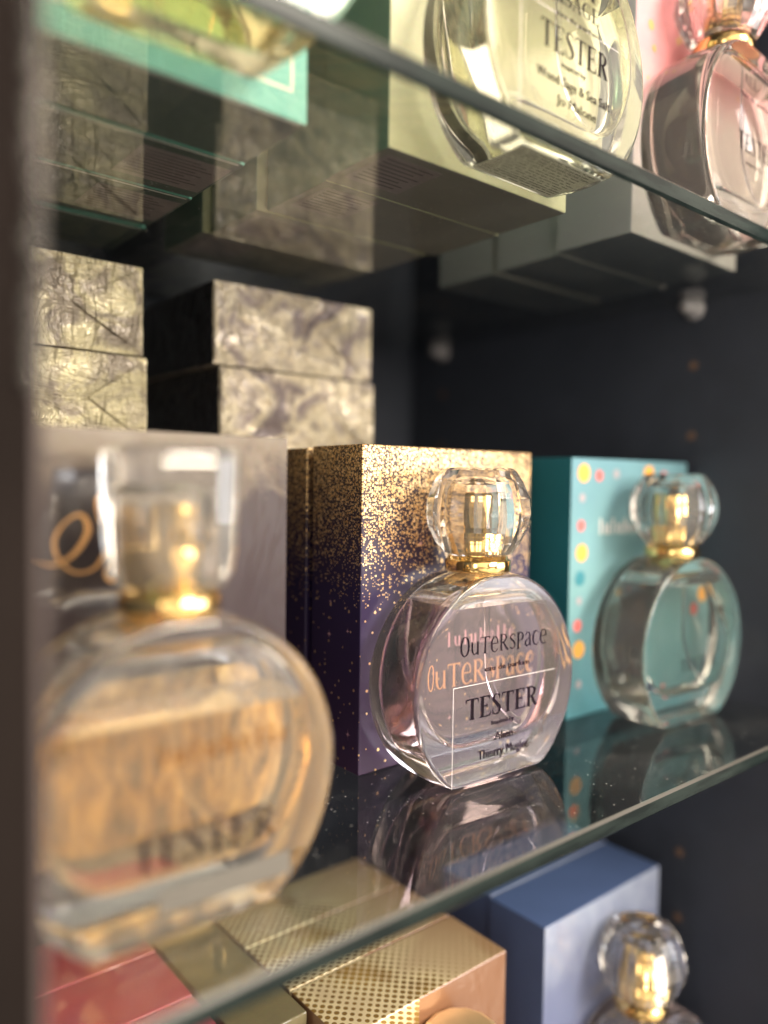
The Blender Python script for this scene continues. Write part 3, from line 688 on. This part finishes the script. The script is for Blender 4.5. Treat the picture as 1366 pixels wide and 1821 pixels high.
# ------------------------------------------------------------------ bottles
RB, TH, CZ = 0.0395, 0.0263, 0.0333
def disc_profile(Rr, cz, zb, zt, rc=0.003, n=72, ex=1.0):
    """closed outline of a disc cut flat at zb and zt, corners rounded, counter-clockwise seen from -y"""
    raw = []
    for i in range(n * 4):
        a = 2 * math.pi * i / (n * 4)
        x, z = Rr * ex * math.cos(a), cz + Rr * math.sin(a)
        raw.append((x, min(max(z, zb), zt)))
    # drop duplicates and resample evenly
    pts = [raw[0]]
    for p_ in raw[1:]:
        if math.hypot(p_[0] - pts[-1][0], p_[1] - pts[-1][1]) > 1e-6: pts.append(p_)
    pts.append(pts[0]); Ls = [0]
    for a, b_ in zip(pts, pts[1:]): Ls.append(Ls[-1] + math.hypot(b_[0] - a[0], b_[1] - a[1]))
    out = []; j = 0
    for i in range(n * 2):
        t_ = Ls[-1] * i / (n * 2)
        while Ls[j + 1] < t_: j += 1
        f_ = (t_ - Ls[j]) / (Ls[j + 1] - Ls[j]); out.append((pts[j][0] + f_ * (pts[j + 1][0] - pts[j][0]), pts[j][1] + f_ * (pts[j + 1][1] - pts[j][1])))
    step = Ls[-1] / (n * 2); it = max(1, int((rc / step) ** 2 * 1.2))
    for _ in range(it):
        out = [((out[i - 1][0] + 2 * out[i][0] + out[(i + 1) % len(out)][0]) / 4, (out[i - 1][1] + 2 * out[i][1] + out[(i + 1) % len(out)][1]) / 4) for i in range(len(out))]
    return out
def offset(pr, d):
    o_ = []; n_ = len(pr)
    for i in range(n_):
        a = pr[i - 1]; b_ = pr[(i + 1) % n_]; dx, dz = b_[0] - a[0], b_[1] - a[1]; l = math.hypot(dx, dz)
        o_.append((pr[i][0] - dz / l * d, pr[i][1] + dx / l * d))
    return o_
def slab(pr, y0, y1, r, seg=6, belly=0.0, inward=False):
    """extrude an outline from y0 (front) to y1 with rounded rims; belly swells the side wall"""
    layers = []
    for i in range(seg + 1):
        a = math.pi / 2 * i / seg; layers.append((y0 + r * (1 - math.sin(a)), r * (1 - math.cos(a))))
    layers = layers[::-1] if False else layers
    fr = [(y0 + r - r * math.cos(math.pi / 2 * i / seg), r - r * math.sin(math.pi / 2 * i / seg)) for i in range(seg + 1)]
    mid = []
    if belly:
        for i in range(1, 8): mid.append((y0 + r + (y1 - y0 - 2 * r) * i / 8, -belly * math.sin(math.pi * i / 8)))
    bk = [(y0 + y1 - a, b_) for a, b_ in fr[::-1]]
    Ls = fr + mid + bk
    v = []; f = []; sm = []; n_ = len(pr)
    for y, ins in Ls:
        for x, z in offset(pr, ins): v.append((x, y, z))
    for j in range(len(Ls) - 1):
        for i in range(n_):
            q_ = (j * n_ + i, (j + 1) * n_ + i, (j + 1) * n_ + (i + 1) % n_, j * n_ + (i + 1) % n_)
            f.append(q_ if inward else q_[::-1]); sm.append(True)
    a = tuple(range(n_)); b_ = tuple((len(Ls) - 1) * n_ + i for i in range(n_))
    f.append(a[::-1] if inward else a); f.append(b_ if inward else b_[::-1]); sm += [False, False]
    return v, f, sm

OUT = disc_profile(RB, CZ, 0.0004, 0.0722, 0.0022)
CAV = disc_profile(0.0325, 0.0385, 0.0130, 0.0665, 0.006, 60, 1.06)
def fix_normals(o, inward=False):
    bm = bmesh.new(); bm.from_mesh(o.data); bmesh.ops.recalc_face_normals(bm, faces=bm.faces)
    if inward: bmesh.ops.reverse_faces(bm, faces=bm.faces)
    bm.to_mesh(o.data); bm.free()
def cut_level(v, f, sm, level, keep):
    """split the cavity mesh at the liquid line"""
    bm = bmesh.new(); vs = [bm.verts.new(p_) for p_ in v]
    for fc, s_ in zip(f, sm):
        F = bm.faces.new([vs[i] for i in fc]); F.smooth = s_
    bmesh.ops.recalc_face_normals(bm, faces=bm.faces)
    bmesh.ops.bisect_plane(bm, geom=bm.verts[:] + bm.edges[:] + bm.faces[:], plane_co=(0, 0, level), plane_no=(0, 0, 1), clear_outer=(keep == 'low'), clear_inner=(keep == 'high'))
    return bm
def bottle(label, x, y, z, rz, liq, level, cap='faceted', name='perfume_bottle', group='perfume tester bottles', full=True, tilt=0):
    """origin: middle of the base; front face towards -y"""
    t = thing(name, label, 'bottle', (x, y, z), rz, group)
    y0, y1 = -TH / 2, TH / 2
    ov, of, os_ = slab(OUT, y0, y1, 0.0016, 6, 0.0008)
    body = link('glass_body', ov, of, MAT['bottle_glass'], t, smooth=os_); fix_normals(body)
    cv, cf, cs = slab(CAV, y0 + 0.0024, y1 - 0.0024, 0.0035, 6, 0.0)
    air = cut_level(cv, cf, cs, level, 'high'); bmesh.ops.reverse_faces(air, faces=air.faces)
    me = bpy.data.meshes.new('tmp'); air.to_mesh(me); air.free()
    bm = bmesh.new(); bm.from_mesh(body.data); bm.from_mesh(me); bm.to_mesh(body.data); bm.free(); bpy.data.meshes.remove(me)
    lq = cut_level(cv, cf, cs, level, 'low')
    for F in lq.faces: F.material_index = 0
    edges = [e_ for e_ in lq.edges if e_.is_boundary]
    r_ = bmesh.ops.contextual_create(lq, geom=edges)
    for F in r_['faces']:
        F.material_index = 1; F.smooth = False
        if F.normal.z < 0: F.normal_flip()
    me = bpy.data.meshes.new('liquid'); lq.to_mesh(me); lq.free()
    me.materials.append(MAT[liq][0]); me.materials.append(MAT[liq][1])
    lo = bpy.data.objects.new('liquid', me); COL.objects.link(lo); lo.parent = t
    # dip tube: straight from the neck, then bending to the right at the bottom
    mb = MB(); P = [(0, 0, 0.066), (0, 0, 0.055), (0.0003, 0, 0.044), (0.001, 0, 0.036), (0.0035, 0, 0.029), (0.008, 0, 0.023), (0.014, 0, 0.0175), (0.018, 0, 0.0155)]
    mb.tube(catmull(P, 4), 0.0013, 10); mb.build('dip_tube', MAT['tube'], t, True)
    mb = MB().lathe([(0.0019, 0.0622), (0.0019, 0.0662)], 16); mb.build('tube_socket', MAT['tube'], t, True)
    # gold collar, two steps
    z0 = 0.0722
    mb = MB().lathe([(0.0098, z0 + .0001), (0.0116, z0 + .0004), (0.0119, z0 + .0008), (0.0119, z0 + .0042), (0.0116, z0 + .0046), (0.0108, z0 + .0048), (0.0108, z0 + .0058), (0.0098, z0 + .0060), (0.0085, z0 + .0060)], 48)
    mb.build('collar', MAT['gold'], t, [True] * (48 * 8) + [False, False])
    mb = MB().lathe([(0.0076, z0 + .0061), (0.0087, z0 + .0064), (0.0087, z0 + .0156), (0.0084, z0 + .0161), (0.0066, z0 + .0162), (0.0066, z0 + .0258), (0.0062, z0 + .0266), (0.002, z0 + .0268)], 40)
    sp = mb.build('sprayer', MAT['gold'], t, [True] * (40 * 7) + [False, False])
    # clear cap with its hollow
    zc = z0 + 0.0062
    if cap != 'tall':
        pr = [(0.0108, 0), (0.0126, .0006), (0.0158, .0050), (0.0184, .0105), (0.0192, .0155), (0.0186, .0205), (0.0164, .0262), (0.0138, .0302), (0.0118, .0312)]
        seg = 14; mb = MB(); mb.lathe(pr, seg, (0, 0, zc), phase=R(15))
        smooth = [False] * len(mb.f)
    else:
        pr = [(0.0104, 0), (0.0120, .0008), (0.0134, .0040), (0.0141, .0090), (0.0146, .0180), (0.0150, .0300), (0.0147, .0322), (0.0135, .0330)]
        mb = MB(); mb.lathe(pr, 40, (0, 0, zc), sq=5, phase=0.0)
        mb.v = [(a * .93, b_ * .93, c_) for a, b_, c_ in mb.v]
        smooth = [True] * (len(mb.f) - 2) + [False, False]
    k0 = len(mb.f)
    kk = 1.0
    mb.lathe([(0.0096 * kk, 0.0002), (0.0096 * kk, .0145), (0.0088 * kk, .0215), (0.0078 * kk, .0240), (0.002, .0247)], 32 if cap != 'faceted' else 9, (0, 0, zc), flip=True)
    smooth += [cap != 'faceted'] * (len(mb.f) - k0 - 2) + [False, False]
    mb.build('cap', {'faceted': MAT['cap_glass'], 'gold': MAT['gold_satin']}.get(cap, MAT['cap_soft']), t, smooth)
    return t
yf = -TH / 2 - 0.00012

# centre bottle. texts are given from the front left base corner (0.0220 to the left of the middle)
def loc_from_corner(cx, cy, rz):   # front-left base corner -> middle of base
    lx, ly = 0.0220, TH / 2
    return (cx + lx * math.cos(rz) - ly * math.sin(rz), cy + lx * math.sin(rz) + ly * math.cos(rz))
rz = R(-2); cx, cyy = loc_from_corner(0.1825, 0.1822, rz)
cb = bottle('clear round bottle in sharp focus at the centre, in front of the purple glitter box', cx, cyy, MZ, rz, 'clear', 0.0615)
o_ = -0.0220
mb = glyphs('OUTeRSPaCe', QUIRK, 0.0016 + o_, 0.0455 + o_, 0.0456, 0.0066, yf, gap=0.04, wt=0.78)
text_mesh('eau de parfum', 0.0134 + o_, 0.0358 + o_, 0.0392, 0.0019, yf, mb)
mb.build('black_lettering', MAT['ink'], cb)
def tester_label(cb, lines, x0, x1, ztop, tz, th, tx0, tx1, m_='ink', film=True):
    mb = glyphs('TESTER', SERIF, tx0, tx1, tz, th, yf - 0.00008, gap=0.05)
    for tx, a, b_, zz, hh in lines: text_mesh(tx, a, b_, zz, hh, yf - 0.00008, mb)
    st_ = MB(); 
    w_ = 0.00016
    for a in ((x0 + w_, ztop - w_, x1, ztop), (x0, 0.0012, x0 + w_, ztop)):
        st_.add([(a[0], yf, a[1]), (a[2], yf, a[1]), (a[2], yf, a[3]), (a[0], yf, a[3])], [(0, 1, 2, 3)])
    lab = st_.build('label', MAT['label_edge'], cb) if film else cb
    mb.build('tester_lettering', MAT[m_], lab)
tester_label(cb, [('Inspired by', .0172 + o_, .0284 + o_, .0200, .0016), ('Alien', .0187 + o_, .0280 + o_, .0143, .0031), ('Thierry Mugler', .0108 + o_, .0362 + o_, .0088, .0033)],
             -0.0012 + o_, 0.0500 + o_, 0.0355, 0.0235, 0.0072, 0.0048 + o_, 0.0408 + o_)

# front amber bottle
rz = R(-1); fx, fy = 0.0778, 0.161 + TH / 2
fb = bottle('large blurred bottle of amber perfume nearest the viewer at the left', fx, fy, MZ, rz, 'amber', 0.0500, cap='tall')
tester_label(fb, [], -0.021, 0.0270, 0.031, 0.0175, 0.0078, -0.014, 0.0215, film=False)
mb = MB(); mb.box((-0.008, yf - .0002, 0.0065), (0.026, yf - 0.00012, 0.0125)); mb.build('grey_sticker', plain('grey_sticker', (0.11, 0.10, 0.085), .6), fb)
mb = glyphs('lulubelle', LULU, -0.008, 0.026, 0.040, 0.005, yf, gap=.2); mb.build('brown_lettering', plain('brown_print', (0.16, 0.07, 0.02), 0.9, spec=0.05), fb)

# teal-side bottle
rz = R(-2); tx, ty = loc_from_corner(0.3010, 0.1745, rz)
tb = bottle('blurred clear bottle with green glints in front of the teal dotted box', tx, ty, MZ, rz, 'green', 0.0610)
mb = glyphs('TESTER', SERIF, -0.012, 0.016, 0.024, 0.005, yf); mb.build('black_lettering', MAT['ink'], tb)

# upper shelf bottles
gx_, gy_ = 0.1970, 0.1640
gb = bottle('bottle of pale yellow perfume marked TESTER in front of the sage box', gx_, gy_, U, R(0.5), 'yellow', 0.0580)
mb = glyphs('SALT', SERIF, -0.0085, 0.0115, 0.0510, 0.0050, yf, gap=.04); glyphs('&SAGE', SERIF, -0.0100, 0.0125, 0.0448, 0.0046, yf, mb=mb, gap=.04)
text_mesh('eau de parfum', -0.009, 0.0125, 0.0408, 0.0015, yf, mb); mb.build('black_lettering', MAT['ink'], gb)
tester_label(gb, [('inspired by', -.006, .006, .0262, .0016), ('Wood Sage & Sea Salt', -.0175, .0190, .0205, .0030), ('Jo Malone', -.008, .0120, .0148, .0030)], -0.025, 0.0235, 0.041, 0.0298, 0.0076, -0.0160, 0.0178)
# sticker with small print under its base
mb = MB(); mb.box((-0.0195, -0.0105, 0.00002), (0.0195, 0.0105, 0.00030)); s = mb.build('base_sticker', MAT['thin_label'], gb)
mb = MB(); rr = random.Random(8)
for i in range(13):
    x_ = -0.0185
    while x_ < 0.016:
        l_ = rr.uniform(0.0012, 0.005); mb.box((x_, -0.0095 + i * 0.0015, -0.00006), (min(x_ + l_, 0.0185), -0.00925 + i * 0.0015, 0.00001)); x_ += l_ + rr.choice((0.0006, 0.0014))
mb.build('small_print', MAT['ink'], s)

px_, py_ = 0.3052, 0.1600
pb = bottle('rose tinted bottle in front of the pink box at the upper right', px_, py_, U, R(2), 'rose', 0.0615)
mb = glyphs('TESTER', SERIF, -0.013, 0.019, 0.030, 0.0068, yf); glyphs('ALL', SERIF, -0.010, 0.002, 0.055, 0.004, yf, mb=mb)
text_mesh('eau de parfum', -0.012, 0.015, 0.050, 0.0018, yf, mb); text_mesh('inspired by', -0.006, 0.008, 0.0255, 0.0013, yf, mb)
mb.build('black_lettering', MAT['ink'], pb)

mb_ = bottle('golden yellow bottle cut off by the top edge, in front of the mint box', 0.0775, 0.1625, U, R(-1), 'honey', 0.0600)

# lower shelf bottles
lb_ = bottle('clear bottle in front of the periwinkle blue box, only cap and shoulder in view', 0.3100, 0.1880, L, R(-2), 'clear', 0.0600)
b2 = bottle('bottle whose rounded gold cap alone shows, in front of the gold dotted box', 0.1980, 0.1912, L, R(-1), 'clear', 0.0600, cap='gold')
